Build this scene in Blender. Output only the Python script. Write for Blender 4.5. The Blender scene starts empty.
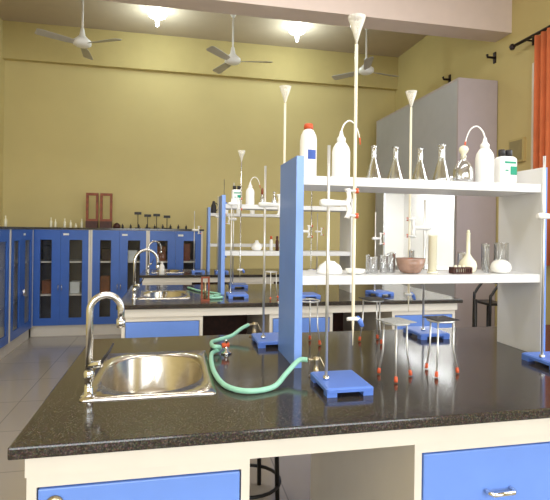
import bpy, math, random
from mathutils import Vector
random.seed(7)
PI = math.pi
S = bpy.context.scene
COL = S.collection

# ------------------------------------------------------------------ camera
F, TH, RO, EYE = 480.0, math.atan(.21), .013, 1.4
cd = bpy.data.cameras.new('camera')
cam = bpy.data.objects.new('camera', cd); COL.objects.link(cam)
cam.location = (0, 0, EYE)
cd.sensor_fit = 'HORIZONTAL'; cd.sensor_width = 36.0; cd.lens = 36.0*F/550.0
cd.shift_y = -19.0/550.0
from mathutils import Matrix
cam.rotation_euler = (Matrix.Rotation(-TH, 3, 'Z') @ Matrix.Rotation(PI/2, 3, 'X') @ Matrix.Rotation(RO, 3, 'Z')).to_euler()
cd.clip_start = .05
S.camera = cam

# ------------------------------------------------------------------ light
S.view_settings.view_transform = 'Standard'
S.view_settings.look = 'None'
S.view_settings.gamma = 1
S.view_settings.use_curve_mapping = False
S.view_settings.exposure = 0.0
w = bpy.data.worlds.new('daylight'); S.world = w; w.use_nodes = True
w.node_tree.nodes['Background'].inputs[0].default_value = (.80, .90, 1, 1)
w.node_tree.nodes['Background'].inputs[1].default_value = 2.0
def area(name, loc, target, sx, sy, power, color=(1, 1, 1)):
    l = bpy.data.lights.new(name, 'AREA'); l.shape = 'RECTANGLE'; l.size = sx; l.size_y = sy
    l.energy = power; l.color = color
    o = bpy.data.objects.new(name, l); COL.objects.link(o); o.location = loc
    o.rotation_euler = (Vector(target)-Vector(loc)).to_track_quat('-Z', 'Y').to_euler()
    return o
area('window_daylight', (3.36, 1.0, 2.1), (0, 1.3, 1.6), 1.9, 2.0, 60, (.93, .97, 1))
area('rear_window_daylight', (-.9, -2.55, 2.1), (-.6, 4, 1.5), 1.9, 1.9, 84, (.93, .97, 1))
area('rear_window_daylight', (1.8, -2.55, 2.1), (1.4, 4, 1.5), 1.9, 1.9, 84, (.93, .97, 1))
area('ceiling_fill_light', (.6, .4, 4.05), (.6, .4, 0), 3.2, .5, 52, (.95, .98, 1))  # unseen overhead fill, no fixture here
area('ceiling_fill_light', (.3, 3.2, 4.05), (.3, 3.2, 0), 3.2, .5, 46, (1, .98, .96))  # unseen fill added to brighten the back wall and ceiling

# ------------------------------------------------------------------ materials
def lin(c):
    return tuple(((v/255)/12.92 if v/255 <= .04045 else ((v/255+.055)/1.055)**2.4) for v in c)
MAT = {}
def mat(name, rgb, rough=.5, metal=0, var=.06, scale=8, bump=0, spec=.5, emit=0, sheen=0):
    if name in MAT: return MAT[name]
    m = bpy.data.materials.new(name); m.use_nodes = True
    nt = m.node_tree; b = nt.nodes['Principled BSDF']
    c = lin(rgb)
    tc = nt.nodes.new('ShaderNodeTexCoord'); n = nt.nodes.new('ShaderNodeTexNoise')
    n.inputs['Scale'].default_value = scale; n.inputs['Detail'].default_value = 3
    nt.links.new(tc.outputs['Object'], n.inputs['Vector'])
    r = nt.nodes.new('ShaderNodeValToRGB')
    r.color_ramp.elements[0].position = .3; r.color_ramp.elements[1].position = .7
    r.color_ramp.elements[0].color = tuple(v*(1-var) for v in c)+(1,)
    r.color_ramp.elements[1].color = tuple(min(1, v*(1+var)) for v in c)+(1,)
    nt.links.new(n.outputs['Fac'], r.inputs[0]); nt.links.new(r.outputs[0], b.inputs['Base Color'])
    b.inputs['Roughness'].default_value = rough; b.inputs['Metallic'].default_value = metal
    b.inputs['Specular IOR Level'].default_value = spec
    if emit:
        b.inputs['Emission Color'].default_value = c+(1,); b.inputs['Emission Strength'].default_value = emit
    if bump:
        bp = nt.nodes.new('ShaderNodeBump'); bp.inputs['Strength'].default_value = bump
        nt.links.new(n.outputs['Fac'], bp.inputs['Height']); nt.links.new(bp.outputs[0], b.inputs['Normal'])
    MAT[name] = m
    return m

def granite():
    m = bpy.data.materials.new('granite'); m.use_nodes = True; nt = m.node_tree; b = nt.nodes['Principled BSDF']
    tc = nt.nodes.new('ShaderNodeTexCoord')
    v = nt.nodes.new('ShaderNodeTexVoronoi'); v.inputs['Scale'].default_value = 330
    n = nt.nodes.new('ShaderNodeTexNoise'); n.inputs['Scale'].default_value = 240; n.inputs['Detail'].default_value = 6
    for q in (v, n): nt.links.new(tc.outputs['Object'], q.inputs['Vector'])
    r = nt.nodes.new('ShaderNodeValToRGB'); e = r.color_ramp.elements
    e[0].position = .35; e[0].color = lin((40, 36, 34))+(1,)
    e[1].position = .72; e[1].color = lin((112, 102, 92))+(1,)
    k = r.color_ramp.elements.new(.52); k.color = lin((66, 59, 54))+(1,)
    mx = nt.nodes.new('ShaderNodeMixRGB'); mx.blend_type = 'MULTIPLY'; mx.inputs[0].default_value = .5
    nt.links.new(n.outputs['Fac'], r.inputs[0]); nt.links.new(r.outputs[0], mx.inputs[1]); nt.links.new(v.outputs['Color'], mx.inputs[2])
    nt.links.new(mx.outputs[0], b.inputs['Base Color'])
    b.inputs['Roughness'].default_value = .13; b.inputs['IOR'].default_value = 1.48
    return m
GRANITE = granite()

def tiles():
    m = bpy.data.materials.new('floor_tile'); m.use_nodes = True; nt = m.node_tree; b = nt.nodes['Principled BSDF']
    tc = nt.nodes.new('ShaderNodeTexCoord'); br = nt.nodes.new('ShaderNodeTexBrick')
    br.offset = 0; br.inputs['Scale'].default_value = 1; br.inputs['Brick Width'].default_value = .6
    br.inputs['Row Height'].default_value = .6; br.inputs['Mortar Size'].default_value = .004
    br.inputs['Color1'].default_value = lin((166, 157, 146))+(1,); br.inputs['Color2'].default_value = lin((170, 161, 150))+(1,)
    br.inputs['Mortar'].default_value = lin((140, 132, 124))+(1,)
    nt.links.new(tc.outputs['Object'], br.inputs['Vector']); nt.links.new(br.outputs['Color'], b.inputs['Base Color'])
    b.inputs['Roughness'].default_value = .14
    return m
FLOOR = tiles()

def thin_glass(name, tint=(1, 1, 1), gloss=.2):
    m = bpy.data.materials.new(name); m.use_nodes = True; nt = m.node_tree
    for n in list(nt.nodes): nt.nodes.remove(n)
    o = nt.nodes.new('ShaderNodeOutputMaterial'); t = nt.nodes.new('ShaderNodeBsdfTransparent')
    t.inputs[0].default_value = tint+(1,)
    g = nt.nodes.new('ShaderNodeBsdfGlossy'); g.inputs['Roughness'].default_value = .12 if gloss > .1 else .05
    lw = nt.nodes.new('ShaderNodeLayerWeight'); lw.inputs[0].default_value = .35
    mm = nt.nodes.new('ShaderNodeMath'); mm.operation = 'MULTIPLY_ADD'; mm.inputs[1].default_value = .75 if gloss > .1 else .25; mm.inputs[2].default_value = gloss
    mm.use_clamp = True
    mx = nt.nodes.new('ShaderNodeMixShader')
    nt.links.new(lw.outputs['Facing'], mm.inputs[0]); nt.links.new(mm.outputs[0], mx.inputs[0])
    nt.links.new(t.outputs[0], mx.inputs[1]); nt.links.new(g.outputs[0], mx.inputs[2]); nt.links.new(mx.outputs[0], o.inputs[0])
    return m
GLASS = thin_glass('clear_glass', (.98, .985, .985), .26)
def cloudy():
    m = bpy.data.materials.new('cloudy_glass'); m.use_nodes = True; nt = m.node_tree
    b = nt.nodes['Principled BSDF']; b.inputs['Base Color'].default_value = lin((240, 235, 224))+(1,); b.inputs['Roughness'].default_value = .2
    t = nt.nodes.new('ShaderNodeBsdfTransparent'); mx = nt.nodes.new('ShaderNodeMixShader')
    lw = nt.nodes.new('ShaderNodeLayerWeight'); lw.inputs[0].default_value = .5
    mm = nt.nodes.new('ShaderNodeMath'); mm.operation = 'MULTIPLY_ADD'; mm.inputs[1].default_value = .6; mm.inputs[2].default_value = .28; mm.use_clamp = True
    nt.links.new(lw.outputs['Facing'], mm.inputs[0]); nt.links.new(mm.outputs[0], mx.inputs[0])
    nt.links.new(t.outputs[0], mx.inputs[1]); nt.links.new(b.outputs[0], mx.inputs[2])
    nt.links.new(mx.outputs[0], nt.nodes['Material Output'].inputs[0]); return m
FROST = cloudy()
PANE = thin_glass('window_pane', (.93, .94, .94), .02)

WALL = mat('yellow_wall_paint', (204, 187, 130), .75, var=.03, scale=2, bump=.03)
BEAMP = mat('cream_beam_paint', (214, 196, 186), .7, var=.02)
CEIL = mat('ceiling_paint', (190, 174, 152), .8, var=.02)
WHITE = mat('cream_laminate', (229, 221, 209), .35, var=.02)
BLUE = mat('blue_laminate', (112, 150, 232), .35, var=.03)
BLUE2 = mat('dark_blue_cupboard_paint', (60, 104, 188), .35, var=.04)
BLUEP = mat('blue_plastic', (92, 128, 212), .35, var=.04)
STEEL = mat('brushed_steel', (205, 198, 188), .22, 1, var=.05, scale=40)
CHROME = mat('chrome', (225, 225, 225), .07, 1, var=.01)
BACKP = mat('cupboard_backing', (104, 98, 98), .7, var=.1)
SPOUT = mat('satin_chrome', (216, 214, 210), .24, 1, var=.02)
ROD = mat('rod_steel', (222, 220, 216), .32, .7, var=.02)
BLACK = mat('black_tube', (22, 20, 20), .4)
DARK = mat('dark_plastic', (38, 34, 38), .5)
HOSE = mat('green_rubber', (152, 208, 182), .45, var=.05, scale=60)
RED = mat('orange_rubber', (210, 88, 46), .5)
WPL = mat('white_plastic', (245, 243, 240), .35, var=.01)
MILK = mat('milky_glass', (238, 232, 205), .25, var=.02)
TUBEW = mat('frosted_glass_tube', (235, 225, 200), .2, var=.02)
SHELFW = mat('white_shelf_laminate', (228, 227, 227), .4, var=.02)
LITEDGE = mat('lit_edge_blue', (132, 168, 240), .35, var=.02)  # paler blue carries the light that falls on the panel's front edge
LBLU = mat('printed_blue', (60, 90, 170), .6)
LGRN = mat('printed_green', (30, 150, 120), .6)
LWHT = mat('white_paper', (240, 240, 236), .7)
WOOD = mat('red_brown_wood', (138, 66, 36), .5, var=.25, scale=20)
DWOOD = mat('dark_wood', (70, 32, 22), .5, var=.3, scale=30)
ORANGE = mat('orange_curtain_cloth', (206, 110, 66), .9, var=.12, scale=5)
MAUVE = mat('mauve_panel', (176, 164, 166), .5, var=.02)
GREY = mat('grey_panel', (172, 172, 178), .5, var=.02)
BRONZE = mat('dark_metal', (50, 38, 36), .4, .6)
BOWLC = mat('brown_glass_bowl', (158, 126, 110), .25, var=.2, scale=40)
SEED = mat('reddish_granules', (170, 80, 50), .8, var=.3, scale=60)
LEDGE = mat('wall_band_paint', (194, 176, 118), .75, var=.02)
PORC = mat('porcelain', (246, 244, 238), .25, var=.01)
BRASSY = mat('old_brass', (176, 160, 130), .3, .8, var=.08)
BOXC = mat('brown_card', (150, 96, 66), .8, var=.2)
LAMPM = mat('lamp_glow', (235, 250, 255), .5, emit=14)
GAUZE = mat('wire_gauze', (190, 190, 186), .4, .5, var=.2, scale=200)

# ------------------------------------------------------------------ mesh tools
class M:
    def __init__(s): s.v = []; s.f = []; s.sm = []
    def add(s, vs, fs, smooth=False):
        k = len(s.v); s.v += [tuple(v) for v in vs]
        for f in fs: s.f.append([i+k for i in f]); s.sm.append(smooth)
        return s
    def box(s, x0, x1, y0, y1, z0, z1):
        return s.add([(x0,y0,z0),(x1,y0,z0),(x1,y1,z0),(x0,y1,z0),(x0,y0,z1),(x1,y0,z1),(x1,y1,z1),(x0,y1,z1)],
              [(0,3,2,1),(4,5,6,7),(0,1,5,4),(1,2,6,5),(2,3,7,6),(3,0,4,7)])
    def lathe(s, prof, at=(0, 0), seg=20):
        vs = []; fs = []
        for r, z in prof:
            for k in range(seg):
                a = 2*PI*k/seg; vs.append((at[0]+r*math.cos(a), at[1]+r*math.sin(a), z))
        n = len(prof)
        for i in range(n-1):
            for k in range(seg):
                k2 = (k+1) % seg
                fs.append((i*seg+k, i*seg+k2, (i+1)*seg+k2, (i+1)*seg+k))
        s.add(vs, fs, True)
        k = len(s.v)-n*seg
        if prof[0][0] > 0: s.f.append([k+j for j in reversed(range(seg))]); s.sm.append(False)
        return s
    def shell(s, prof, at=(0, 0), seg=20, t=.0015, floor=.003):
        """open vessel: outside profile up, inside back down"""
        inner = [(max(r-t, .0006), z) for r, z in reversed(prof)]
        inner[-1] = (inner[-1][0], inner[-1][1]+floor)
        p = list(prof)+inner
        s.lathe(p, at, seg)
        k = len(s.v)-seg
        s.f.append([k+j for j in range(seg)]); s.sm.append(False)
        return s
    def cyl(s, x, y, z0, z1, r, seg=16, r2=None):
        r2 = r if r2 is None else r2
        s.lathe([(r, z0), (r2, z1)], (x, y), seg); k = len(s.v)-seg
        s.f.append([k+j for j in range(seg)]); s.sm.append(False)
        return s
    def tube(s, pts, r, seg=8, closed=False):
        pts = [Vector(p) for p in pts]; n = len(pts); vs = []; fs = []
        rs = r if isinstance(r, (list, tuple)) else [r]*n
        up = None
        for i, p in enumerate(pts):
            a = pts[i-1] if (i > 0 or closed) else p
            b = pts[(i+1) % n] if (i < n-1 or closed) else p
            t = (b-a).normalized()
            if up is None: up = t.orthogonal().normalized()
            up = (up-t*up.dot(t)).normalized(); sd = t.cross(up)
            for k in range(seg):
                q = 2*PI*k/seg; vs.append(p+(up*math.cos(q)+sd*math.sin(q))*rs[i])
        for i in range(n if closed else n-1):
            j = (i+1) % n
            for k in range(seg):
                k2 = (k+1) % seg; fs.append((i*seg+k, i*seg+k2, j*seg+k2, j*seg+k))
        s.add(vs, fs, True)
        if not closed:
            k = len(s.v)-n*seg
            s.f.append([k+j for j in reversed(range(seg))]); s.sm.append(False)
            s.f.append([k+(n-1)*seg+j for j in range(seg)]); s.sm.append(False)
        return s
    def loft(s, rings, cap0=False, cap1=False, smooth=True):
        n = len(rings[0]); vs = [p for r in rings for p in r]; fs = []
        for i in range(len(rings)-1):
            for k in range(n):
                k2 = (k+1) % n; fs.append((i*n+k, i*n+k2, (i+1)*n+k2, (i+1)*n+k))
        if cap0: fs.append(tuple(reversed(range(n))))
        if cap1: fs.append(tuple((len(rings)-1)*n+k for k in range(n)))
        return s.add(vs, fs, smooth)
    def prism(s, poly, axis, a, b):
        """extrude a 2-D outline along an axis"""
        def p3(u, v, w): return {'x': (w, u, v), 'y': (u, w, v), 'z': (u, v, w)}[axis]
        n = len(poly); vs = [p3(u, v, a) for u, v in poly]+[p3(u, v, b) for u, v in poly]
        fs = [tuple(range(n)), tuple(reversed(range(n, 2*n)))]+[(i, (i+1) % n+0, (i+1) % n+n, i+n) for i in range(n)]
        return s.add(vs, fs)
    def build(s, name, m, parent=None, bevel=0, kind=None):
        me = bpy.data.meshes.new(name); me.from_pydata(s.v, [], s.f)
        for p, q in zip(me.polygons, s.sm): p.use_smooth = q
        import bmesh
        bm = bmesh.new(); bm.from_mesh(me); bmesh.ops.recalc_face_normals(bm, faces=bm.faces); bm.to_mesh(me); bm.free()
        me.materials.append(m)
        o = bpy.data.objects.new(name, me); COL.objects.link(o)
        if parent: o.parent = parent
        if kind: o['kind'] = kind
        if bevel:
            b = o.modifiers.new('bevel', 'BEVEL'); b.width = bevel; b.segments = 2; b.limit_method = 'ANGLE'
        return o

def rrect(cx, cy, hx, hy, r, z, n=5):
    out = []
    for (sx, sy, a0) in ((1, 1, 0), (-1, 1, PI/2), (-1, -1, PI), (1, -1, 1.5*PI)):
        for k in range(n+1):
            a = a0+PI/2*k/n
            out.append((cx+sx*(hx-r)+r*math.cos(a), cy+sy*(hy-r)+r*math.sin(a), z))
    return out

def thing(name, label, cat, loc=(0, 0, 0), rz=0, group=None):
    o = bpy.data.objects.new(name, None); COL.objects.link(o); o.empty_display_size = .05
    o.location = loc; o.rotation_euler = (0, 0, rz); o['label'] = label; o['category'] = cat
    if group: o['group'] = group
    return o
def tag(o, label, cat, group=None, kind=None):
    o['label'] = label; o['category'] = cat
    if group: o['group'] = group
    if kind: o['kind'] = kind
    return o
def dup(root, loc, rz=0, label=None, group=None, scale=None):
    r = root.copy(); COL.objects.link(r); r.location = loc; r.rotation_euler = (0, 0, rz)
    if label: r['label'] = label
    if group: r['group'] = group
    if scale: r.scale = scale if isinstance(scale, tuple) else (scale,)*3
    for ch in list(root.children):
        c = ch.copy(); COL.objects.link(c); c.parent = r
        for g in list(ch.children):
            d = g.copy(); COL.objects.link(d); d.parent = c
    return r
def arc(cx, cz, r, a0, a1, n=12, y=0):
    return [(cx+r*math.cos(a0+(a1-a0)*k/n), y, cz+r*math.sin(a0+(a1-a0)*k/n)) for k in range(n+1)]
def spline(pts, n=8):
    P = [Vector(p) for p in pts]; out = []
    for i in range(len(P)-1):
        p0 = P[max(i-1, 0)]; p1 = P[i]; p2 = P[i+1]; p3 = P[min(i+2, len(P)-1)]
        for k in range(n):
            t = k/n
            out.append(.5*((2*p1)+(p2-p0)*t+(2*p0-5*p1+4*p2-p3)*t*t+(3*p1-p0-3*p2+p3)*t**3))
    out.append(P[-1]); return out

# ------------------------------------------------------------------ room
XL, XR, YB, YF, ZC = -2.27, 3.42, 7.1, -2.6, 4.16
def st(m, name, ma, bevel=0): return m.build(name, ma, kind='structure', bevel=bevel)
st(M().box(XL-.1, XR+.1, YF-.1, YB+.1, -.1, 0), 'floor', FLOOR)
st(M().box(XL-.1, XR+.1, YF-.1, YB+.1, ZC, ZC+.1), 'ceiling', CEIL)
st(M().box(XL-.1, XR+.1, YB, YB+.1, 0, ZC), 'wall_back', WALL)
st(M().box(XL-.1, XL, YF, YB, 0, ZC), 'wall_left', WALL)
wy0, wy1, wz0, wz1 = 0.0, 4.10, 1.15, 3.08      # window in the right wall
m = M(); m.box(XR, XR+.16, YF, wy0, 0, ZC).box(XR, XR+.16, wy1, YB, 0, ZC).box(XR, XR+.16, wy0, wy1, 0, wz0).box(XR, XR+.16, wy0, wy1, wz1, ZC)
st(m, 'wall_right', WALL)
m = M(); xs = [XL, -1.9, .1, .8, 2.8, XR]
m.box(xs[0], xs[1], YF-.1, YF, 0, ZC).box(xs[2], xs[3], YF-.1, YF, 0, ZC).box(xs[4], xs[5], YF-.1, YF, 0, ZC)
for a, b in ((xs[1], xs[2]), (xs[3], xs[4])): m.box(a, b, YF-.1, YF, 0, 1.1).box(a, b, YF-.1, YF, 3.1, ZC)
st(m, 'wall_front', WALL)
st(M().box(XL, XR, 4.40, 4.66, 3.5, ZC), 'trim_ceiling_beam', BEAMP)
st(M().box(XL, XR, YB-.09, YB, 3.66, ZC), 'trim_wall_band', LEDGE)
# window in the right wall
o = bpy.data.objects.new('window_1', None); COL.objects.link(o); o['kind'] = 'structure'
m = M()
for y in (wy0, wy0+1.0, wy0+2.03, wy0+3.05, wy1-.06): m.box(XR+.0, XR+.06, y, y+.06, wz0, wz1)
for z in (wz0, wz1-.06, 2.35): m.box(XR+.002, XR+.058, wy0+.02, wy1-.02, z, z+.06)
m.build('window_frame', WHITE, o, kind='structure')
M().box(XR+.025, XR+.031, wy0+.03, wy1-.03, wz0+.03, wz1-.03).build('window_glass', PANE, o, kind='structure')
for i, (a, b) in enumerate(((xs[1], xs[2]), (xs[3], xs[4]))):
    o = bpy.data.objects.new('window_%d' % (i+2), None); COL.objects.link(o); o['kind'] = 'structure'
    m = M()
    for x in (a, (a+b)/2-.03, b-.06): m.box(x, x+.06, YF-.08, YF-.02, 1.1, 3.1)
    for z in (1.1, 3.04): m.box(a+.02, b-.02, YF-.078, YF-.022, z, z+.06)
    m.build('window_frame', WHITE, o, kind='structure')
    M().box(a+.03, b-.03, YF-.053, YF-.047, 1.13, 3.07).build('window_glass', PANE, o, kind='structure')

# ------------------------------------------------------------------ lab benches
def base_cabinet(x0, x1, y0, y1, label, group, face=-1):
    """pedestal with a drawer bank towards -Y"""
    t = thing('base_cabinet', label, 'cabinet', ((x0+x1)/2, y0, 0), 0, group)
    hw = (x1-x0)/2; d = y1-y0
    m = M(); m.box(-hw, -hw+.022, 0, d, .06, .812).box(hw-.022, hw, 0, d, .06, .812)
    m.box(-hw+.022, hw-.022, .02, d, .06, .10).box(-hw+.022, hw-.022, d-.02, d, .10, .812).box(-hw+.022, hw-.022, 0, .018, .782, .812)
    m.box(-hw+.022, hw-.022, .03, d-.02, .54, .555)
    m.build('cabinet_body', WHITE, t)
    M().box(-hw+.02, hw-.02, .04, d-.04, 0, .06).build('plinth', DARK, t)
    for name, z0, z1 in (('drawer', .575, .778), ('drawer', .36, .57), ('drawer', .11, .35)):
        dr = M().box(-hw+.026, hw-.026, -.004, .018, z0, z1).build(name, BLUE, t, bevel=.003)
        zc = z0+(z1-z0)*.44
        h = M().tube([(-.04, -.006, zc-.004), (-.04, -.024, zc-.004), (-.032, -.032, zc-.004), (.032, -.032, zc-.004), (.04, -.024, zc-.004), (.04, -.006, zc-.004)], .007).build('handle', CHROME, dr)
    return t
CAB = []

def worktop(x0, x1, y0, y1, label, hole=None):
    t = thing('granite_worktop', label, 'worktop', ((x0+x1)/2, (y0+y1)/2, .87))
    ax, bx, ay, by = x0-(x0+x1)/2, (x1-x0)/2, -(y1-y0)/2, (y1-y0)/2
    if hole:
        hx0, hx1, hy0, hy1 = hole[0]-(x0+x1)/2, hole[1]-(x0+x1)/2, hole[2]-(y0+y1)/2, hole[3]-(y0+y1)/2
        X = [ax, hx0, hx1, bx]; Y = [ay, hy0, hy1, by]; vs = []; fs = []
        for z in (0, .03):
            for y in Y:
                for x in X: vs.append((x, y, z))
        for j in range(3):
            for i in range(3):
                if (i, j) == (1, 1): continue
                a = j*4+i; fs += [(a, a+4, a+5, a+1), (16+a, 17+a, 21+a, 20+a)]
        for a, b in ((0, 1), (1, 2), (2, 3), (3, 7), (7, 11), (11, 15), (15, 14), (14, 13), (13, 12), (12, 8), (8, 4), (4, 0)):
            fs.append((a, b, b+16, a+16))
        for a, b in ((5, 9), (9, 10), (10, 6), (6, 5)): fs.append((a, b, b+16, a+16))
        s = M().add(vs, fs).build('slab', GRANITE, t, bevel=.005)
    else:
        s = M().box(ax, bx, ay, by, 0, .03).build('slab', GRANITE, t, bevel=.005)
    m = M(); m.box(ax+.03, bx-.03, ay+.03, ay+.05, -.056, 0).box(ax+.03, bx-.03, by-.05, by-.03, -.056, 0)
    m.box(ax+.03, ax+.05, ay+.05, by-.05, -.056, 0).box(bx-.05, bx-.03, ay+.05, by-.05, -.056, 0)
    a = m.build('apron', WHITE, t); a['label'] = 'cream laminate apron'
    return t

BX = [(-.335, .20), (.667, 1.19), (1.60, 2.12)]
spots = ['under its left end', 'under its middle', 'under its right end']
BY = [(1.188, 2.30, 'the front bench'), (3.28, 4.45, 'the middle bench'), (5.40, 6.25, 'the rear bench')]
SINKX = (-.245, .115)
for n, (y0, y1, nm) in enumerate(BY):
    for (a, b), sp in zip(BX, spots):
        if n and b > 1.15 and a < 1: b = 1.135
        CAB.append(base_cabinet(a, b, y0+.045, y1-.045, 'blue and cream drawer cabinet of %s, %s' % (nm, sp), 'drawer cabinets of the lab benches'))
    # granite top with a sink cut-out
    sy = (1.485, 1.985) if n == 0 else (y0+.28, y0+.74)
    HOLE = (SINKX[0], SINKX[1], sy[0]+.02, sy[1]-.02)
    worktop(-.365, 2.16, y0, y1, ['polished dark granite worktop of the bench nearest the viewer, with a steel sink',
                                 'dark granite worktop of the middle bench, with its own sink and glassware',
                                 'dark granite worktop of the bench farthest back, by the cupboards'][n], HOLE)

def sink(x0, x1, y0, y1, label):
    t = thing('sink', label, 'sink', ((x0+x1)/2, (y0+y1)/2, .9), 0, 'steel bench sinks')
    hx, hy = (x1-x0)/2, (y1-y0)/2
    cx = .0
    rings = [rrect(0, 0, hx+.008, hy+.008, .012, .0005), rrect(0, 0, hx+.008, hy+.008, .012, .004), rrect(cx, 0, hx-.022, hy-.030, .17, .003),
             rrect(cx, 0, hx-.026, hy-.035, .165, -.006), rrect(cx, 0, hx-.040, hy-.055, .14, -.12), rrect(cx, 0, hx-.09, hy-.10, .06, -.165),
             rrect(cx, 0, .03, .03, .028, -.17)]
    M().loft(rings, cap1=True).build('basin', STEEL, t)
    d = M().cyl(0, 0, -.1695, -.166, .028).build('drain', CHROME, t)
    return t
sink(-.255, .125, 1.475, 1.995, 'brushed steel sink set into the front granite worktop beside the green hose')
for n in (1, 2):
    y0 = BY[n][0]
    sink(-.245, .115, y0+.28, y0+.74, ['', 'small steel sink in the middle bench worktop', 'steel sink in the rear bench worktop before the cupboards'][n])

def faucet(loc, rz, label, h=.30, reach=.13, sc=1):
    t = thing('swan_neck_faucet', label, 'faucet', loc, rz, 'swan neck faucets')
    M().lathe([(.026, 0), (.022, .004), (.013, .008), (.012, .05), (.015, .055), (.015, .072), (.010, .08)]).build('base', CHROME, t)
    r = reach/2
    pts = [(0, 0, .07), (0, 0, h-r)]+arc(r, h-r, r, PI, .0, 14)[1:]+[(reach, 0, h-r-.035)]
    M().tube(pts, .0105, 12).build('spout', SPOUT, t)
    M().cyl(reach, 0, h-r-.055, h-r-.03, .0135).build('aerator', CHROME, t)
    v = M().tube([(.0, 0, .095), (.028, -.012, .097), (.034, -.014, .098)], .011, 10).build('valve', CHROME, t)
    M().tube([(.03, -.013, .098), (.055, -.01, .13), (.068, -.008, .155)], [.005, .004, .003], 8).build('lever', DARK, v)  # made-up dark lever, stands in for the shadow gap beside the sink
    return t
faucet((-.243, 1.512, .9), .25, 'tall chrome swan neck faucet at the left of the front sink', h=.300, reach=.090)
faucet((-.275, BY[1][0]+.30, .9), .35, 'chrome swan neck faucet at the sink of the middle bench', h=.35, reach=.17)
faucet((-.29, BY[2][0]+.35, .9), .6, 'distant chrome faucet at the sink of the rear bench', h=.36, reach=.17)

dr = [c for c in CAB[0].children if c.name.startswith('drawer')][0]
pr = M().lathe([(.020, 0), (.021, .003), (.016, .008), (.006, .010), (0, .0102)], seg=20).build('drawer_lock', BRASSY, dr)
pr.rotation_euler = (PI/2, 0, 0); pr.location = (-.271+.0675, -.0045, .742); pr['label'] = 'round metal lock plate at the left of the drawer'
# dark boards added to put shade into the middle and rear knee spaces
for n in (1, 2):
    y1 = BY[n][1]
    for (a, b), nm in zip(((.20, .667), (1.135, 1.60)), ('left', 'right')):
        o = M().box(a+.001, b-.001, y1-.075, y1-.06, .02, .812).build('kneehole_shade_panel', DWOOD)
        tag(o, 'added dark board giving shade at the back of the %s knee space of the %s bench' % (nm, ['', 'middle', 'rear'][n]), 'panel', 'added shade boards in the knee spaces')

# ------------------------------------------------------------------ reagent shelves
def reagent_shelf(x0, x1, y0, y1, label):
    t = thing('reagent_shelf', label, 'shelf', ((x0+x1)/2, (y0+y1)/2, .9), 0, 'reagent shelves on the benches')
    hw = (x1-x0)/2; hd = (y1-y0)/2
    for sgn in (-1, 1):
        xo = sgn*hw
        th = .024 if sgn < 0 else .016
        e = M().box(min(xo, xo-sgn*th), max(xo, xo-sgn*th), -hd, hd, 0, .775).build('end_panel', SHELFW, t, bevel=.001)
        c = M().box(min(xo, xo+sgn*.004), max(xo, xo+sgn*(.004 if sgn < 0 else .007)), -hd, hd, .0005, .7755)
        c.build('facing', BLUE, e)['label'] = 'blue laminate facing'
        if sgn < 0: M().box(xo-.004, xo+.024, -hd-.003, -hd, .0005, .7755).build('edging', LITEDGE, e)['label'] = 'front edge strip with its brighter light painted in'
    for z in (.302, .672):
        M().box(-hw+.024, hw-.016, -hd+.006, hd-.006, z, z+.034).build('shelf_board', SHELFW, t, bevel=.002)
    return t
reagent_shelf(.438, 1.490, 1.70, 1.97, 'two-tier white reagent shelf with blue ends on the front bench')
reagent_shelf(.365, 1.44, 3.74, 4.01, 'two-tier reagent shelf with blue ends on the middle bench')
reagent_shelf(.40, 1.46, 5.80, 6.05, 'farthest reagent shelf, standing on the rear bench')

# ------------------------------------------------------------------ apparatus builders
def stand(loc, rz, label, h=.77, clampz=.60, reach=.085, rodxy=(-.05, -.005), clampang=0, w=.152, d=.185):
    t = thing('burette_stand', label, 'burette stand', loc, rz, 'blue-based burette stands')
    hw, hd = w/2, d/2
    m = M(); m.loft([rrect(0, 0, hw, hd, .008, .014), rrect(0, 0, hw, hd, .008, .024), rrect(0, 0, hw-.006, hd-.006, .006, .028)], True, True, False)
    for sx in (-1, 1):
        for sy in (-1, 1): m.box(sx*(hw-.018)-.016, sx*(hw-.018)+.016, sy*(hd-.02)-.018, sy*(hd-.02)+.018, 0, .0145)
    m.build('base', BLUEP, t, bevel=.001)
    rx, ry = rodxy
    M().cyl(rx, ry, .026, h, .0050, 12).build('rod', ROD, t)
    M().cyl(rx, ry, .027, .04, .010, 12).build('nut', CHROME, t)
    c = M()
    ca, sa = math.cos(clampang), math.sin(clampang)
    def P(a, b, z): return (rx+a*ca-b*sa, ry+a*sa+b*ca, clampz+z)
    c.tube([P(-.028, 0, 0), P(-.014, 0, 0), P(reach-.022, 0, 0)], [.009, .013, .008], 10)
    c.tube([P(reach-.03, 0, -.04), P(reach-.022, 0, -.045), P(reach-.018, 0, -.02), P(reach-.024, 0, 0), P(reach-.018, 0, .02), P(reach-.022, 0, .045), P(reach-.03, 0, .04)], .008, 8)
    for z in (-.04, .04): c.tube([P(reach-.02, 0, z), P(reach-.006, .013, z), P(reach+.009, .010, z)], .004, 8); c.tube([P(reach-.02, 0, z), P(reach-.006, -.013, z), P(reach+.009, -.010, z)], .004, 8)
    cl = c.build('clamp', WPL, t)
    for z in (-.04, .04): M().tube([P(reach+.004, -.0125, z-.008), P(reach+.004, -.0125, z+.008)], .0055, 8).build('clamp_pad', RED, cl)
    return t, (rx+reach*ca, ry+reach*sa)
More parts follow.
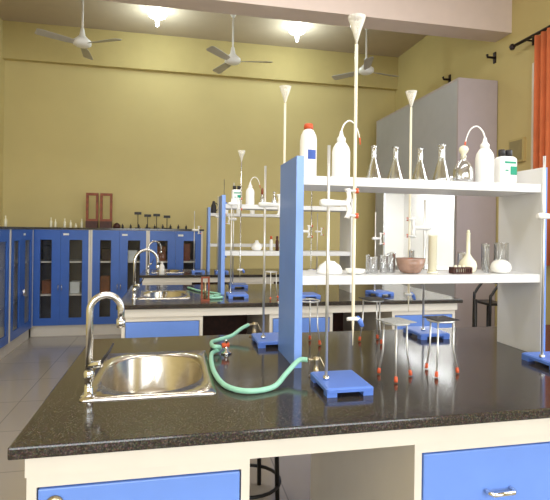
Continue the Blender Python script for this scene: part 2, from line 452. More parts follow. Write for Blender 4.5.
def burette(loc, label, z0, z1, r=.0055):
    """loc at bench level, glass from z0 to z1 above it"""
    t = thing('burette', label, 'burette', loc, 0, 'glass burettes')
    L = z1-z0
    M().lathe([(.0012, z0), (.0018, z0+.03), (.0035, z0+.06), (.0045, z0+.075), (r, z0+.11), (r, z1), (r-.0012, z1), (r-.0012, z0+.11), (.0008, z0+.075)], seg=12).build('glass_tube', TUBEW if r > .005 else GLASS, t)
    s = M().tube([(-.02, 0, z0+.085), (.02, 0, z0+.085)], [.006, .007], 10).build('stopcock', WPL, t)
    M().tube([(.014, 0, z0+.092), (.024, 0, z0+.078), (.032, 0, z0+.060)], [.005, .009, .007], 8).build('key', BLUEP, s)
    return t
def funnel(loc, label, sc=1):
    t = tag(M().shell([(.0026, -.03), (.0040, 0), (.0075, .010), (.013, .030), (.022, .054), (.029, .078)], t=.0012).build('glass_funnel', FROST), label, 'funnel', 'glass funnels in burettes')
    t.location = loc; t.scale = (sc,)*3
    return t
def tripod(loc, rz, label, h=.19, r=.062, plate=GAUZE, square=False, group='small tripod stands'):
    t = thing('tripod_stand', label, 'tripod', loc, rz, group)
    m = M(); 
    m.tube([(.045*math.cos(a*PI/8), .045*math.sin(a*PI/8), h) for a in range(16)], .004, 8, closed=True)
    m.build('top_ring', ROD, t)
    for k in range(3):
        a = k*2*PI/3; c, s_ = math.cos(a), math.sin(a)
        l = M().tube([(.045*c, .045*s_, h), (.047*c, .047*s_, h*.45), (r*c, r*s_, .012)], .0032, 8).build('leg', ROD, t)
        M().tube([(r*.97*c, r*.97*s_, .022), (r*c, r*s_, .010), (r*1.01*c, r*1.01*s_, 0.0035)], [.005, .0065, .006], 8).build('foot', RED, l)
    return t
def gauze(loc, label, ma, s=.055, rz=0):
    o = M().box(-s, s, -s, s, 0, .003).build('wire_gauze', ma, bevel=.001); o.location = loc; o.rotation_euler[2] = rz
    return tag(o, label, 'wire gauze', 'wire gauzes on tripods')

# --- front-left stand with the tall burette
t, j = stand((.530, 1.468, .9), 0, 'burette stand with blue base right of the gas tap, front bench', h=.775, clampz=.592, reach=.088)
j1 = (.530+j[0], 1.468+j[1])
burette(j1+(.9,), 'tall burette clamped in the stand before the blue shelf end, front bench', .135, 1.105)
funnel(j1+(2.016,), 'glass funnel at the very top of the tallest burette', 1.0)
# --- stand behind the blue shelf end
t, j = stand((.430, 2.10, .9), 0, 'burette stand with blue base behind and left of the blue shelf end', h=.785, clampz=.615, reach=.085, rodxy=(-.042, -.03))
j4 = (.430+j[0], 2.10+j[1])
burette(j4+(.9,), 'burette rising behind the blue shelf end of the front bench', .10, 1.065)
funnel(j4+(1.967,), 'glass funnel above the blue shelf end', .92)
# --- stand behind the shelf, centre right
t, j = stand((1.207, 2.14, .9), 0, 'burette stand with blue base behind the front shelf, near its middle', h=.66, clampz=.525, reach=.078, rodxy=(-.025, -.02), clampang=PI)
j2 = (1.207+j[0], 2.14+j[1])
burette(j2+(.9,), 'burette standing behind the conical flasks of the front shelf', .12, 1.10)
funnel(j2+(2.003,), 'glass funnel above the conical flasks', .95)
# --- stand at the right edge
stand((1.440, 1.585, .9), 0, 'burette stand with blue base against the right end of the front shelf', h=.80, clampz=.57, reach=.085, rodxy=(-.058, .0))

# tripods on the front bench
tripod((.751, 1.533, .9), .12, 'tripod with orange feet topped by the pale gauze, front bench', r=.062)
gauze((.751, 1.533, 1.0945), 'pale wire gauze on the tripod nearest the blue-based stand', GAUZE, .05, .2)
tripod((.934, 1.553, .9), -.2, 'tripod with orange feet topped by the dark gauze, front bench', r=.062)
gauze((.934, 1.553, 1.0945), 'dark wire gauze on the right-hand tripod of the front bench', DARK, .045, .1)
tripod((.895, 2.055, .9), -1.3, 'tripod with orange feet standing behind the front shelf, seen under it', r=.06)
gauze((.895, 2.055, 1.0945), 'dark gauze on the tripod behind the front shelf', DARK, .05, .1)
tripod((.595, 2.07, .9), -.9, 'tripod with orange feet just right of the blue shelf end, behind it', r=.06)

# gas taps and hose
def gas_tap(loc, rz, label):
    t = thing('gas_tap', label, 'gas tap', loc, rz, 'bench gas taps')
    M().lathe([(.026, 0), (.026, .004), (.010, .008), (.0085, .05), (.011, .055), (.011, .066), (.002, .070)], seg=14).build('post', BRASSY, t)
    M().tube([(0, 0, .058), (-.02, 0, .058), (-.028, 0, .058)], [.006, .005, .006], 8).build('nozzle', BRASSY, t)
    M().tube([(0, 0, .058), (.012, 0, .066), (.03, 0, .03), (.045, 0, .006)], .0035, 8).build('lever', BRASSY, t)
    return t
gas_tap((.485, 1.59, .9), -.1, 'small gas tap holding the near end of the green hose')
gas_tap((.376, 2.235, .9), PI*.05, 'small gas tap holding the far end of the green hose')
hp = [(.455, 1.593, .958), (.425, 1.60, .955), (.37, 1.55, .928), (.31, 1.475, .910), (.225, 1.452, .9095), (.165, 1.515, .9095), (.142, 1.66, .9095), (.143, 1.82, .9095), (.155, 1.92, .911),
      (.182, 1.955, .914), (.185, 1.935, .930), (.165, 1.93, .934), (.160, 2.0, .922), (.166, 2.08, .918), (.20, 2.13, .916), (.26, 2.16, .925), (.31, 2.21, .945), (.348, 2.232, .958)]
tag(M().tube(spline(hp, 8), .0085, 10).build('rubber_hose', HOSE), 'thick pale green rubber hose looping right of the front sink', 'hose')
bt = thing('burner', 'small bunsen burner with orange collar inside the green hose loop', 'burner', (.213, 1.945, .9))
M().lathe([(.022, 0), (.022, .006), (.008, .014), (.0065, .05), (.008, .052), (.008, .056)], seg=14).build('burner_tube', CHROME, bt)
M().tube([(-.018, 0, .034), (.012, 0, .036)], .010, 8).build('collar', RED, bt)

# ------------------------------------------------------------------ glassware and bottles
ZU, ZL = 1.607, 1.237
SY = 1.80
def put(o, x, y, z, rz=0): o.location = (x, y, z); o.rotation_euler[2] = rz; return o
def simple(name, prof, ma, x, y, z, label, cat, group=None, seg=20, shell=True, t=.0015):
    m = M(); m.shell(prof, t=t, seg=seg) if shell else m.lathe(prof, seg=seg)
    return put(tag(m.build(name, ma), label, cat, group), x, y, z)
def flask(x, y, z, label, h=.138, r=.034, neck=.0105):
    return simple('conical_flask', [(r*.94, 0), (r, .004), (r*.98, .010), (neck, h*.62), (neck, h*.95), (neck+.004, h)], GLASS, x, y, z, label, 'flask', 'conical flasks on the upper front shelf')
def patch(name, r, z0, z1, a0, a1, ma, parent, n=6):
    m = M(); vs = []; fs = []
    for rr in (r+.0004, r+.0012):
        for k in range(n+1):
            a = a0+(a1-a0)*k/n
            vs += [(rr*math.cos(a), rr*math.sin(a), z0), (rr*math.cos(a), rr*math.sin(a), z1)]
    q = 2*(n+1)
    for k in range(n):
        a = 2*k; fs += [(a, a+2, a+3, a+1), (q+a, q+a+1, q+a+3, q+a+2), (a, q+a, q+a+2, a+2), (a+1, a+3, q+a+3, q+a+1)]
    fs += [(0, 1, q+1, q), (2*n, q+2*n, q+2*n+1, 2*n+1)]
    return m.add(vs, fs, False).build(name, ma, parent)
def wash_bottle(x, y, z, rz, label, sc=1):
    t = thing('wash_bottle', label, 'bottle', (x, y, z), rz, 'white wash bottles')
    M().lathe([(.032, 0), (.037, .004), (.037, .110), (.033, .128), (.022, .146), (.016, .150)]).build('body', WPL, t)
    M().lathe([(.018, .149), (.018, .166), (.010, .176), (.006, .195), (.003, .198)]).build('cap', WPL, t)
    p = spline([(0, 0, .195), (.012, 0, .224), (.036, 0, .242), (.062, 0, .230), (.078, 0, .200), (.086, 0, .170)], 6)
    sp = M().tube(p, [.0038-.0018*i/len(p) for i in range(len(p))], 8).build('spout', WPL, t)
    M().tube([(.0855, 0, .176), (.0890, 0, .148)], [.0035, .0025], 8).build('spout_tip', RED, sp)
    t.scale = (sc,)*3
    return t
# upper shelf
b = thing('plastic_bottle', 'white round-shouldered bottle with orange cap and blue print on the front shelf', 'bottle', (.506, SY, ZU))
M().lathe([(.030, 0), (.033, .004), (.033, .145), (.030, .165), (.020, .185), (.012, .190)]).build('body', WPL, b)
M().cyl(0, 0, .189, .204, .012).build('neck', WPL, b)
c_ = M().lathe([(.018, .1905), (.0185, .2), (.016, .210), (.0, .211)]).build('cap', RED, b)
patch('print', .033, .070, .106, -PI*.60, -PI*.27, LBLU, b)
wash_bottle(.640, SY, ZU, .15, 'white wash bottle with bent spout just right of the tall burette base, upper front shelf', .97)
for x, s, lab in ((.778, 1, 'leftmost clear conical flask on the upper front shelf'), (.872, 1, 'second conical flask from the left on the upper front shelf'),
             (.981, 1, 'third conical flask from the left, just right of the funnel stem')):
    flask(x, SY, ZU, lab)
flask(1.078, SY, ZU, 'tallest conical flask, beside the stoppered glass bottle, upper front shelf', h=.158, r=.038, neck=.014)
for k, x in enumerate((1.010, 1.027, 1.044)):
    simple('glass_vial', [(.0065, 0), (.007, .03)], GLASS, x, SY+.06, ZU, 'one of the tiny glass vials between the third and the tallest conical flask', 'vial', 'glass vials on the upper front shelf', seg=10)
t = thing('glass_bottle', 'round clear glass bottle with ball stopper on the upper front shelf', 'bottle', (1.178, SY, ZU))
M().shell([(.034, 0), (.040, .006), (.042, .03), (.040, .060), (.026, .086), (.012, .098), (.012, .112), (.016, .115)]).build('body', GLASS, t)
M().lathe([(.011, .10), (.012, .116), (.008, .121), (.016, .132), (.020, .142), (.016, .154), (.004, .160), (0, .1605)]).build('stopper', MILK, t)
wash_bottle(1.270, SY-.01, ZU, PI-.1, 'white wash bottle at the right end of the upper front shelf, spout pointing left')
bpy.context.view_layer.update()
def reagent(x, y, z, label, sc=1):
    t = thing('reagent_bottle', label, 'bottle', (x, y, z), 0, 'reagent bottles with green labels')
    m = M(); m.loft([rrect(0, 0, .033, .024, .010, .0), rrect(0, 0, .035, .026, .010, .004), rrect(0, 0, .035, .026, .010, .098), rrect(0, 0, .028, .020, .010, .106)], True, True, False)
    m.build('body', WPL, t)
    for s in (-1, 1): M().lathe([(.0125, .1055), (.0125, .130), (.011, .133), (0, .1335)], at=(s*.0155, 0), seg=14).build('cap', DARK, t)
    l = M().box(-.028, .030, -.0275, -.0262, .012, .095).build('paper_label', LWHT, t)
    M().box(.002, .030, -.0283, -.0276, .036, .068).build('print_block', LGRN, l)
    M().box(-.022, .026, -.0283, -.0276, .078, .086).build('print_line', LGRN, l)
    M().box(-.020, -.006, -.0283, -.0276, .050, .055).build('print_line', LGRN, l)
    t.scale = sc if isinstance(sc, tuple) else (sc,)*3
    return t
reagent(1.368, SY-.01, ZU, 'white reagent bottle with two black caps and green label, upper front shelf', (1.1, 1.1, 1.12))
# lower shelf
g = 'glass beakers and tubes on the lower front shelf'
t = simple('upturned_bowl', [(.054, 0), (.052, .010), (.040, .032), (.022, .044), (.020, .048), (0, .049)], PORC, .600, SY, ZL, 'upturned white porcelain bowl at the left of the lower front shelf', 'bowl', shell=False)
simple('evaporating_dish', [(.018, 0), (.034, .006), (.040, .020)], PORC, .690, SY-.04, ZL, 'shallow cream dish right of the upturned white bowl, lower front shelf', 'dish', t=.003)
simple('funnel_upturned', [(.036, 0), (.034, .004), (.008, .034), (.005, .040), (.005, .062), (.003, .064)], PORC, .620, SY+.075, ZL, 'upturned white funnel behind the upturned white bowl, lower front shelf', 'funnel', shell=False)
for i, (x, y, r, h, lab) in enumerate(((.745, SY-.03, .007, .075, 'thin glass tube standing left of the small beakers, lower front shelf'), (.783, SY, .016, .065, 'leftmost small clear beaker on the lower front shelf'),
        (.826, SY, .016, .072, 'second small clear beaker from the left on the lower front shelf'), (.868, SY+.02, .016, .078, 'clear beaker directly left of the brown bowl'),
        (.905, SY+.08, .011, .080, 'glass tube standing behind the left rim of the brown bowl'), (.985, SY+.07, .011, .09, 'glass tube standing behind the right rim of the brown bowl'),
        (1.292, SY, .012, .115, 'narrow tall glass cylinder left of the white ball, lower front shelf'), (1.385, SY+.03, .030, .125, 'tall wide clear beaker behind the white ball, lower front shelf'),
        (1.335, SY+.07, .016, .12, 'clear glass cylinder behind and left of the white ball, lower front shelf'), (1.23, SY+.075, .022, .08, 'clear beaker behind the milky volumetric flask'))):
    simple('glass_beaker' if r > .013 else 'glass_tube', [(r*.95, 0), (r, .003), (r, h-.003), (r+.002, h)], GLASS, x, y, ZL, lab, 'beaker' if r > .013 else 'glass tube', g, seg=16)
t = thing('brown_bowl', 'brownish round bowl of reddish granules in the middle of the lower front shelf', 'bowl', (.938, SY-.01, ZL))
M().shell([(.030, 0), (.040, .005), (.053, .030), (.059, .060)], t=.0025).build('bowl', BOWLC, t)
M().lathe([(.051, .040), (.03, .054), (.0, .060)]).build('granules', SEED, t)
t = thing('measuring_cylinder', 'milky measuring cylinder standing on the lower front shelf right of the brown bowl', 'cylinder', (1.03, SY-.02, ZL))
M().lathe([(.022, 0), (.022, .005), (.013, .009), (.0, .0092)]).build('foot', MILK, t)
M().shell([(.017, .008), (.017, .150), (.021, .154)], t=.002).build('tube', MILK, t)
t = thing('test_tube_rack', 'low dark brown wooden rack on the lower front shelf', 'rack', (1.145, SY-.04, ZL), .0)
m = M(); m.box(-.042, .042, -.018, .018, 0, .004).box(-.042, .042, -.018, .018, .020, .026)
for x in (-.042, .036): m.box(x, x+.006, -.018, .018, .004, .020)
for k in range(7): m.box(-.034+k*.010, -.030+k*.010, -.018, -.015, .004, .020)
m.build('frame', DWOOD, t)
for k in range(3): M().lathe([(.006, .0045), (.006, .032), (.0, .034)], at=(-.022+.018*k, .002), seg=10).build('stopper', MILK, t)
t = thing('volumetric_flask', 'milky volumetric flask with long neck on the lower front shelf', 'flask', (1.205, SY, ZL))
M().lathe([(.024, 0), (.033, .012), (.036, .028), (.032, .046), (.018, .062), (.0085, .078), (.0075, .160), (.009, .163), (.009, .166)]).build('body', MILK, t)
M().lathe([(.0055, .164), (.0065, .172), (.0045, .178), (0, .179)], seg=12).build('stopper', MILK, t)
t = simple('white_ball', [(.026, 0), (.038, .008), (.042, .022), (.038, .038), (.027, .050), (.010, .056), (0, .0565)], PORC, 1.338, SY-.03, ZL, 'white porcelain dome near the right end of the lower front shelf', 'bowl', shell=False)

# ------------------------------------------------------------------ apparatus on the middle bench
zt = .9
t, j = stand((.47, 3.60, zt), 0, 'burette stand with blue base before the middle bench shelf, at its blue end', h=.74, clampz=.70, reach=.07, rodxy=(-.05, 0))
burette((.47+j[0], 3.60+j[1], zt), 'burette clamped before the middle bench shelf', .12, 1.02, r=.0045)
funnel((.47+j[0], 3.60+j[1], zt+1.025), 'small distant glass funnel over the middle bench shelf')
t, j = stand((.56, 4.22, zt), 0, 'burette stand behind the middle bench shelf, thin rod rising above it', h=.92, clampz=.60, reach=.06, clampang=PI)
t, j = stand((1.0, 3.52, zt), 0, 'burette stand on the middle bench seen through the front shelf', h=.72, clampz=.5, reach=.07)
burette((1.0+j[0], 3.52+j[1], zt), 'burette on the middle bench seen between the front shelf boards', .12, .95, r=.0045)
t, j = stand((1.62, 3.6, zt), .2, 'burette stand on the right part of the middle bench', h=.66, clampz=.45, reach=.07)
z2 = 1.607; y2 = 3.86
reagent(.49, y2, z2, 'white reagent bottle with two black caps on the middle bench shelf', 1.15)
wash_bottle(.60, y2, z2, .1, 'white wash bottle on the middle bench shelf beside the green-labelled bottle', .95)
t = thing('dropper_bottle', 'slim glass bottle with brown cap on the middle bench shelf', 'bottle', (.70, y2, z2))
M().shell([(.014, 0), (.016, .003), (.016, .06), (.009, .075), (.009, .09)], seg=12).build('body', GLASS, t)
M().lathe([(.010, .0905), (.010, .12), (.006, .14), (0, .141)], seg=10).build('cap', WOOD, t)
for x, lab in ((.80, 'left conical flask on the middle bench upper shelf'), (.90, 'middle conical flask on the middle bench upper shelf'), (1.02, 'right conical flask on the middle bench upper shelf')):
    simple('conical_flask', [(.028, 0), (.03, .004), (.009, .08), (.009, .11), (.012, .115)], GLASS, x, y2, z2, lab, 'flask', 'conical flasks on the middle bench shelf', seg=12)
t = thing('round_flask', 'white round-bodied vessel on the lower board of the middle bench shelf', 'flask', (.66, y2, 1.237))
M().lathe([(.025, 0), (.045, .02), (.04, .05), (.015, .07), (.012, .085), (0, .086)], seg=14).build('body', WPL, t)
for i, (x, c) in enumerate(((.78, RED), (.83, DWOOD))):
    t = thing('small_bottle', ['slim white bottle with orange cap on the middle bench lower shelf board', 'slim dark bottle on the middle bench lower shelf board'][i], 'bottle', (x, y2, 1.237))
    M().lathe([(.014, 0), (.014, .08), (.008, .095), (0, .096)], seg=12).build('body', WPL if i == 0 else DWOOD, t)
    M().lathe([(.009, .0965), (.010, .12), (0, .122)], seg=10).build('cap', c, t)
tripod((.70, 3.46, zt), .3, 'tripod with orange feet on the middle bench', r=.06, h=.2)
t = thing('wooden_rack', 'tall brown wooden burette holder beside the middle bench sink', 'rack', (.22, 3.42, zt))
m = M(); m.box(-.03, .03, -.03, .03, 0, .012).box(-.03, -.018, -.012, .012, .012, .17).box(.018, .03, -.012, .012, .012, .17).box(-.018, .018, -.012, .012, .16, .17)
m.build('frame', WOOD, t)
M().cyl(0, 0, .0125, .13, .010, 10).build('tube', BRASSY, t)
hp = [(.05, 4.15, .91), (.12, 3.95, .91), (.2, 3.82, .91), (.28, 3.7, .9098), (.36, 3.62, .9098), (.31, 3.5, .9098), (.28, 3.52, .9098), (.18, 3.66, .9098)]
tag(M().tube(spline([(x-.06 if x > .3 else x+.07, y, z) for x, y, z in hp], 6), .0085, 8).build('rubber_hose', HOSE), 'pale green rubber hose lying on the middle bench behind its wooden holder', 'hose')
t = thing('white_bottle', 'small white bottle standing on the rear bench beside its faucet', 'bottle', (-.13, 5.50, zt))
M().lathe([(.028, 0), (.03, .004), (.03, .09), (.016, .115), (.014, .12)], seg=14).build('body', WPL, t)
M().cyl(0, 0, .1205, .14, .015, 12).build('cap', WPL, t)

# rear bench
t, j = stand((.28, 5.68, zt), 0, 'burette stand on the rear bench left of its shelf', h=.72, clampz=.5, reach=.07)
t, j = stand((.55, 5.66, zt), 0, 'burette stand before the rear bench shelf', h=.9, clampz=.66, reach=.07)
burette((.55+j[0], 5.66+j[1], zt), 'burette before the rear bench shelf', .12, 1.1, r=.0045)
t, j = stand((1.75, 5.6, zt), 0, 'burette stand at the right of the rear bench', h=.72, clampz=.5, reach=.07)
t = thing('black_bottle', 'black handled bottle on top of the rear bench shelf', 'bottle', (.47, 5.92, 1.607))
M().lathe([(.03, 0), (.033, .005), (.033, .09), (.02, .12), (.014, .15), (0, .151)], seg=14).build('body', DARK, t)
M().tube([(.03, 0, .03), (.055, 0, .06), (.05, 0, .11), (.02, 0, .13)], .006, 8).build('handle', DARK, t)
for x, lab in ((.62, 'white bottle left on the rear bench shelf'), (.78, 'white bottle middle on the rear bench shelf'), (.95, 'white bottle right on the rear bench shelf')):
    t = thing('white_bottle', lab, 'bottle', (x, 5.92, 1.607))
    M().lathe([(.028, 0), (.03, .004), (.03, .09), (.016, .115), (.014, .12)], seg=12).build('body', WPL, t)
    M().cyl(0, 0, .1205, .14, .015, 10).build('cap', BLUEP, t)

# ------------------------------------------------------------------ glazed cupboards
def cupboard(loc, rz, w, label, group, h=1.385, d=.42, stuff=0):
    """front faces -Y of its own frame, origin at the left front foot"""
    t = thing('glazed_cupboard', label, 'cupboard', loc, rz, group)
    m = M(); m.box(.0, .022, -.022, d, .14, h).box(w-.022, w, -.022, d, .14, h)
    m.box(.022, w-.022, 0, d-.02, h-.03, h).box(.022, w-.022, 0, d-.02, .14, .165)
    m.build('cupboard_body', WHITE, t)
    M().box(.022, w-.022, d-.02, d, .14, h-.001).build('back_panel', BACKP, t)
    M().box(0.004, w-.004, .02, d-.02, 0, .14).build('plinth', WHITE, t)
    for z in (.52, .95): M().box(.022, w-.022, .03, d-.02, z, z+.02).build('shelf', WHITE, t)
    dw = (w-.044)/2
    for k in range(2):
        x0 = .022+k*dw; x1 = x0+dw-.002
        a, b = (x0+.095, x1-.105) if k == 0 else (x0+.105, x1-.075)
        dr = M(); dr.box(x0, a, -.02, 0, .145, h-.004).box(b, x1, -.02, 0, .145, h-.004).box(a, b, -.02, 0, .145, .24).box(a, b, -.02, 0, h-.135, h-.004)
        dr = dr.build('door', BLUE2, t)
        M().box(a, b, -.012, -.008, .24, h-.135).build('glass', PANE, dr)
        hx = x1-.02 if k == 0 else x0+.02
        M().tube([(hx, -.021, .60), (hx, -.04, .605), (hx, -.04, .665), (hx, -.021, .67)], .006, 8).build('handle', CHROME, dr)
        if k: M().box(x0+.03, x0+.10, -.023, -.0205, h-.075, h-.05).build('name_plate', LWHT, dr)
    return t
cw = .728
C = []
cl = ['blue glazed cupboard on the back wall nearest the left corner', 'blue glazed cupboard on the back wall under the wooden frames', 'blue glazed cupboard on the back wall ending at the rear bench shelf']
for k in range(3):
    C.append(cupboard((-1.795+k*cw, 6.66, 0), 0, cw-.004, cl[k], 'blue cupboards along the back wall'))
cl = ['blue glazed cupboard on the left wall next to the back corner', 'blue glazed cupboard on the left wall, cut by the left edge of the picture']
for k in range(2):
    y1 = 6.58-k*.87
    cupboard((-1.765, y1-.866, 0), PI/2, .866, cl[k], 'blue cupboards along the left wall', d=.5)
o = tag(M().box(-1.80, .40, 6.63, 7.08, 1.386, 1.41).build('cupboard_top', GRANITE), 'long thin dark stone top lying on the back wall cupboards', 'worktop')
o = tag(M().box(-2.25, -1.80, 4.84, 7.08, 1.386, 1.41).box(-1.80, -1.735, 4.84, 6.60, 1.386, 1.41).build('cupboard_top', GRANITE), 'long thin dark stone top lying on the left wall cupboards', 'worktop')
# boxes and books kept in the cupboards
cont = [(-1.62, .541, .17, BOXC), (-1.60, .971, .2, DARK), (-1.28, .541, .15, LWHT), (-.90, .541, .22, BOXC), (-.88, .971, .16, BRONZE), (-.55, .971, .14, LWHT), (-.17, .971, .2, BOXC), (-.15, .541, .18, DARK), (.16, .971, .24, WOOD), (.16, .541, .2, BOXC)]
names = ['brown carton on the middle board behind the first left window pane', 'dark carton on the top board behind the first left window pane', 'white carton behind the second window pane from the corner',
         'brown carton on the middle board behind the third window pane', 'dark metal box on the top board behind the third window pane', 'white carton on the top board behind the fourth window pane',
         'brown carton on the top board behind the fifth window pane', 'dark carton on the middle board behind the fifth window pane', 'red-brown wooden box on the top board behind the rightmost window pane', 'brown carton on the middle board behind the rightmost window pane']
for (x, z, h, ma), lab in zip(cont, names):
    o = M().box(-.06, .06, -.08, .08, 0, h).box(-.062, .062, -.082, -.08, h*.78, h).build('storage_box', ma, bevel=.002)
    o.location = (x, 6.84, z); tag(o, lab, 'box', 'boxes kept in the back cupboards')

# on top of the back cupboards
TZ = 1.411
def balance_case(x, label):
    t = thing('balance_case', label, 'frame', (x, 6.84, TZ), 0, 'red-brown wooden frames on the cupboards')
    m = M(); m.box(-.075, .075, -.05, .05, 0, .09)
    m.build('base_box', DWOOD, t)
    m = M(); m.box(-.078, -.048, -.02, .02, .09, .47).box(.048, .078, -.02, .02, .09, .47).box(-.048, .048, -.02, .02, .435, .47).box(-.048, .048, -.02, .02, .09, .12)
    m.build('upright_frame', WOOD, t)
    return t
balance_case(-1.085, 'left of the two tall wooden frames on the cupboards')
balance_case(-.905, 'right of the two tall wooden frames on the cupboards')
o = tag(M().lathe([(.05, 0), (.05, .03), (.03, .06), (.015, .07), (0, .075)], seg=14).build('paperweight', DWOOD), 'small dark red lump just right of the wooden frames', 'ornament'); o.location = (-.76, 6.80, TZ)
gs = 'small glassware on the back cupboards'
for i, (px, h) in enumerate(((-1.60, .13), (-1.55, .11), (-1.43, .12), (-1.36, .10), (-1.29, .06), (-1.22, .12))):
    simple('glass_bottle', [(.014, 0), (.016, .004), (.016, h*.6), (.006, h*.75), (.007, h)], MILK, px, 6.84+.02*(i % 2), TZ, 'one of the small pale glass bottles left of the wooden frames', 'bottle', gs, seg=10)
def shelf_stand(x, label, h=.17):
    t = thing('small_stand', label, 'stand', (x, 6.84, TZ), 0, 'small dark stands on the back cupboards')
    m = M(); m.cyl(0, 0, 0, .012, .04, 14).cyl(0, 0, .012, h, .005, 8); m.build('post', DARK, t)
    M().box(-.045, .045, -.025, .025, h, h+.035).build('head', DARK, t)
for x, h, lab in ((-.49, .19, 'tallest small dark stand, right of the dark red lump'), (-.36, .16, 'second small dark stand from the left on the back cupboards'), (-.24, .17, 'third small dark stand from the left on the back cupboards'), (-.10, .15, 'rightmost small dark stand on the back cupboards')):
    shelf_stand(x, lab, h)
for k in range(9):
    simple('dropper_bottle', [(.014, 0), (.014, .035), (.005, .045), (.005, .06)], DARK, -.68+k*.105, 6.74, TZ, 'one of the tiny dark bottles lined up right of the wooden frames', 'bottle', 'tiny dark bottles on the back cupboards', seg=10)
for k, y in enumerate((6.2, 5.9, 5.7)):
    simple('glass_bottle', [(.014, 0), (.016, .004), (.016, .08), (.006, .10), (.007, .13)], MILK, -1.95, y, TZ, 'one of the small pale bottles on the left wall cupboards', 'bottle', 'small pale bottles on the left wall cupboards', seg=10)

# ------------------------------------------------------------------ tall unit on the right wall
t = thing('tall_cabinet', 'tall grey and mauve fume cabinet with bright open front against the right wall', 'cabinet', (2.94, 4.60, 0))
L, D, Hh = 2.12, .47, 3.06
m = M(); m.box(0, D, 0, .025, 0, Hh).box(0, D, L-.025, L, 0, Hh).box(.0, D, .025, L-.025, Hh-.025, Hh)
m.build('cabinet_shell', MAUVE, t)
m = M(); m.box(0, .02, .025, L-.025, 2.02, Hh-.026).box(0, .02, .025, .05, .95, 2.02).box(0, .02, L-.30, L-.025, .95, 2.02).box(0, .02, .025, L-.025, 0, .95)
m.build('front_panel', GREY, t)
m = M(); m.box(D-.02, D, .03, L-.03, .95, 2.10).box(.021, D-.02, .03, L-.03, .95, .97).box(.021, D-.02, .03, L-.03, 2.08, 2.10).box(.021, D-.02, .026, .03, .95, 2.10).box(.021, D-.02, L-.03, L-.026, .95, 2.10)
li = m.build('inner_lining', WPL, t)
M().box(.004, .009, .052, L-.302, .97, 2.02).build('sash_glass', PANE, t)
M().box(-.006, 0, L-.31, L-.295, .95, 2.02).build('sash_rail', CHROME, t)
m = M()
for z in (2.065,): m.tube([(.22, .15, z), (.22, L-.4, z)], .013, 8)
m.build('lamp_tube', mat('tube_glow', (255, 255, 255), .5, emit=4), t)
a = area('cabinet_lamp', (3.06, 5.4, 2.05), (3.30, 5.4, 1.2), 1.5, .12, 19); 

# side bench along the right wall
t = thing('side_bench', 'side bench along the right wall beneath the orange curtain', 'bench', (2.82, 1.2, 0))
M().box(-.02, .59, 0, 1.92, 1.08, 1.11).build('top', GRANITE, t)
M().box(0, .58, .02, 1.90, .0, 1.08).build('body', GREY, t)
for k in range(3):
    d_ = M().box(-.014, 0, .04+k*.62, .64+k*.62, .1, 1.05).build('door', GREY, t, bevel=.002)
    M().tube([(-.015, .1+k*.62, .78), (-.035, .1+k*.62, .785), (-.035, .1+k*.62, .87), (-.015, .1+k*.62, .875)], .006, 8).build('handle', CHROME, d_)

# curtain and rod
t = thing('curtain_rod', 'dark metal curtain rod on the right wall above the orange curtain', 'curtain rod', (3.32, 2.5, 3.29))
M().tube([(0, -2.2, 0), (0, 1.72, 0)], .016, 10).build('rod', BRONZE, t)
M().lathe([(0, -.035), (.02, -.025), (.032, 0), (.02, .025), (0, .035)], seg=12).build('finial', BRONZE, t).location = (0, 1.76, 0)
for y in (1.58, -.5, -2.0): M().tube([(.095, y, .0), (0, y, 0)], .009, 8).tube([(.09, y, -.04), (.09, y, .04)], .010, 8).build('bracket', BRONZE, t)
nw = 90; vs = []; fs = []
y0c, y1c = 3.0, 3.92
for k in range(nw+1):
    y = y0c+(y1c-y0c)*k/nw; x = 3.32+.032*math.sin(k*.75)+.01*math.sin(k*.31)
    for z in (.9, 1.6, 2.4, 3.27): vs.append((x+(.006 if z < 2 else 0)*math.sin(k), y, z))
for k in range(nw):
    for q in range(3): a_ = k*4+q; fs.append((a_, a_+1, a_+5, a_+4))
c_ = M().add([(x, y, z+.22) if z < 1 else (x, y, z) for x, y, z in vs], fs, True).build('orange_curtain', ORANGE)
s_ = c_.modifiers.new('s', 'SOLIDIFY'); s_.thickness = .002
tag(c_, 'orange curtain hanging from the dark rod at the right edge', 'curtain')
for y, z, lab in ((5.54, 3.36, 'small black wall bracket just above the tall cabinet'), (4.66, 3.33, 'small black wall bracket nearer the curtain rod')):
    t = thing('wall_bracket', lab, 'bracket', (XR, y, z), 0, 'black wall brackets')
    M().box(-.012, 0, -.02, .02, -.06, .06).build('plate', BRONZE, t)
    M().tube([(-.012, 0, 0), (-.09, 0, 0), (-.10, 0, .03)], .014, 8).build('hook', BRONZE, t)
t = thing('wall_switchboard', 'framed electrical panel on the yellow wall behind the green-labelled bottle', 'electrical panel', (XR, 4.28, 2.25))
M().box(-.03, 0, -.11, .11, -.12, .12).build('frame', LEDGE, t)
M().box(-.034, -.03, -.09, .09, -.10, .10).build('cover', mat('beige_cover', (150, 138, 96), .6), t)

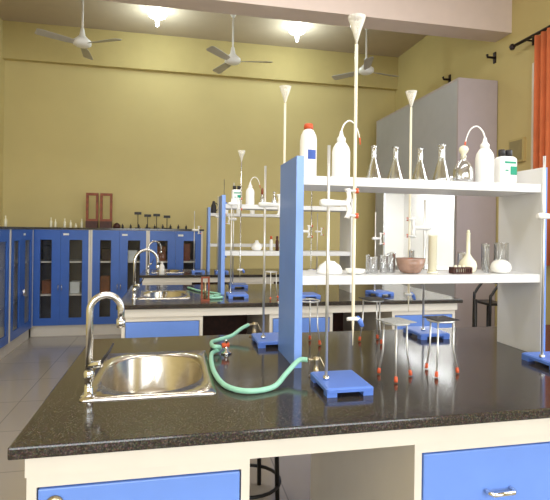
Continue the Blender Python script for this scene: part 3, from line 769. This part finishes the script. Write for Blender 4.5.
# chair and stool
t = thing('lab_chair', 'black tubular chair behind the front bench before the tall mauve cabinet', 'chair', (2.88, 3.98, 0))
for sg in (-1, 1):
    M().tube(spline([(-.065, sg*.12, .0), (-.065, sg*.12, .75), (-.045, sg*.12, .85), (.04, sg*.12, .955)], 5), .0125, 8).build('back_leg', BLACK, t)
    M().tube([(.085, sg*.12, 0), (.085, sg*.12, .75)], .0125, 8).build('front_leg', BLACK, t)
    M().tube([(-.065, sg*.12, .30), (.085, sg*.12, .30)], .008, 8).build('stretcher', BLACK, t)
M().box(-.075, .095, -.13, .13, .745, .768).build('seat', BLACK, t, bevel=.006)
M().tube([(.038, -.12, .95), (.038, .12, .95)], .0125, 8).build('backrest', BLACK, t)
t = thing('metal_post', 'short thick black post left of the black tubular chair', 'post', (2.75, 3.98, 0))
M().cyl(0, 0, 0, .012, .07, 16).build('foot', BLACK, t)
M().cyl(0, 0, .012, .79, .0145, 12).build('pole', BLACK, t)
t = thing('lab_stool', 'black tubular stool with foot rings standing in the knee space of the front bench', 'stool', (.395, 2.47, 0))
for k in range(4):
    a = PI/4+k*PI/2+.25; M().tube([(.16*math.cos(a), .16*math.sin(a), 0), (.145*math.cos(a), .145*math.sin(a), .58)], .012, 8).build('leg', BLACK, t)
for z, r in ((.33, .155), (.10, .163)): M().tube([(r*math.cos(q*PI/12), r*math.sin(q*PI/12), z) for q in range(24)], .009, 8, closed=True).build('foot_ring', BLACK, t)
M().lathe([(.15, .58), (.165, .585), (.165, .61), (.15, .62), (0, .622)], seg=24).build('seat', BLACK, t)

# ------------------------------------------------------------------ ceiling fans and lamps
def fan(x, y, rz, label):
    t = thing('ceiling_fan', label, 'fan', (x, y, 3.53), rz, 'white ceiling fans')
    M().cyl(0, 0, .05, ZC-3.53-.05, .012, 10).build('down_rod', WPL, t)
    M().lathe([(.02, ZC-3.53-.09), (.06, ZC-3.53-.02), (.06, ZC-3.53-.001), (0, ZC-3.53-.0005)], seg=14).build('canopy', WPL, t)
    M().lathe([(.02, -.045), (.07, -.04), (.10, -.02), (.10, .02), (.07, .045), (.035, .08), (.02, .16), (.012, .17)], seg=20).build('motor', WPL, t)
    for k in range(3):
        m = M(); a = k*2*PI/3; c, s = math.cos(a), math.sin(a)
        vs = []
        for rr, w0 in ((.09, .025), (.16, .045), (.47, .058), (.50, .04)):
            for sg in (-1, 1):
                for dz in (-.003, .003): vs.append((rr*c-sg*w0*s, rr*s+sg*w0*c, dz+sg*.012-.01))
        fs = []
        for i in range(3):
            q = i*4; fs += [(q, q+4, q+6, q+2), (q+1, q+3, q+7, q+5), (q, q+1, q+5, q+4), (q+2, q+6, q+7, q+3)]
        fs += [(0, 2, 3, 1), (12, 13, 15, 14)]
        m.add(vs, fs).build('blade', mat('fan_blade', (176, 170, 160), .4), t)
    return t
fan(-1.06, 5.85, -.5, 'leftmost ceiling fan, hanging near the left wall')
fan(.69, 6.0, -.17, 'middle ceiling fan, hanging between the two ceiling lamps')
fan(2.45, 5.95, .2, 'rightmost ceiling fan, partly behind the tallest burette')
for x, y, lab in ((-.24, 6.2, 'glowing ceiling lamp on the left, between two fans'), (1.58, 6.25, 'glowing ceiling lamp right of the middle fan')):
    t = thing('ceiling_lamp', lab, 'lamp', (x, y, ZC), 0, 'glowing ceiling lamps')
    M().lathe([(.05, -.03), (.05, -.0005)], seg=14).build('holder', WPL, t)
    M().lathe([(.0, -.22), (.018, -.21), (.030, -.11), (.10, -.09), (.12, -.06), (.07, -.031)], seg=14).build('bulb', LAMPM, t)  # wide glowing flare puts the lamp's bloom into the bulb shape
    l = bpy.data.lights.new('lamp_light', 'POINT'); l.energy = 14; l.color = (.85, 1, 1); l.shadow_soft_size = .08
    lo = bpy.data.objects.new('lamp_light', l); COL.objects.link(lo); lo.location = (x, y, ZC-.33)
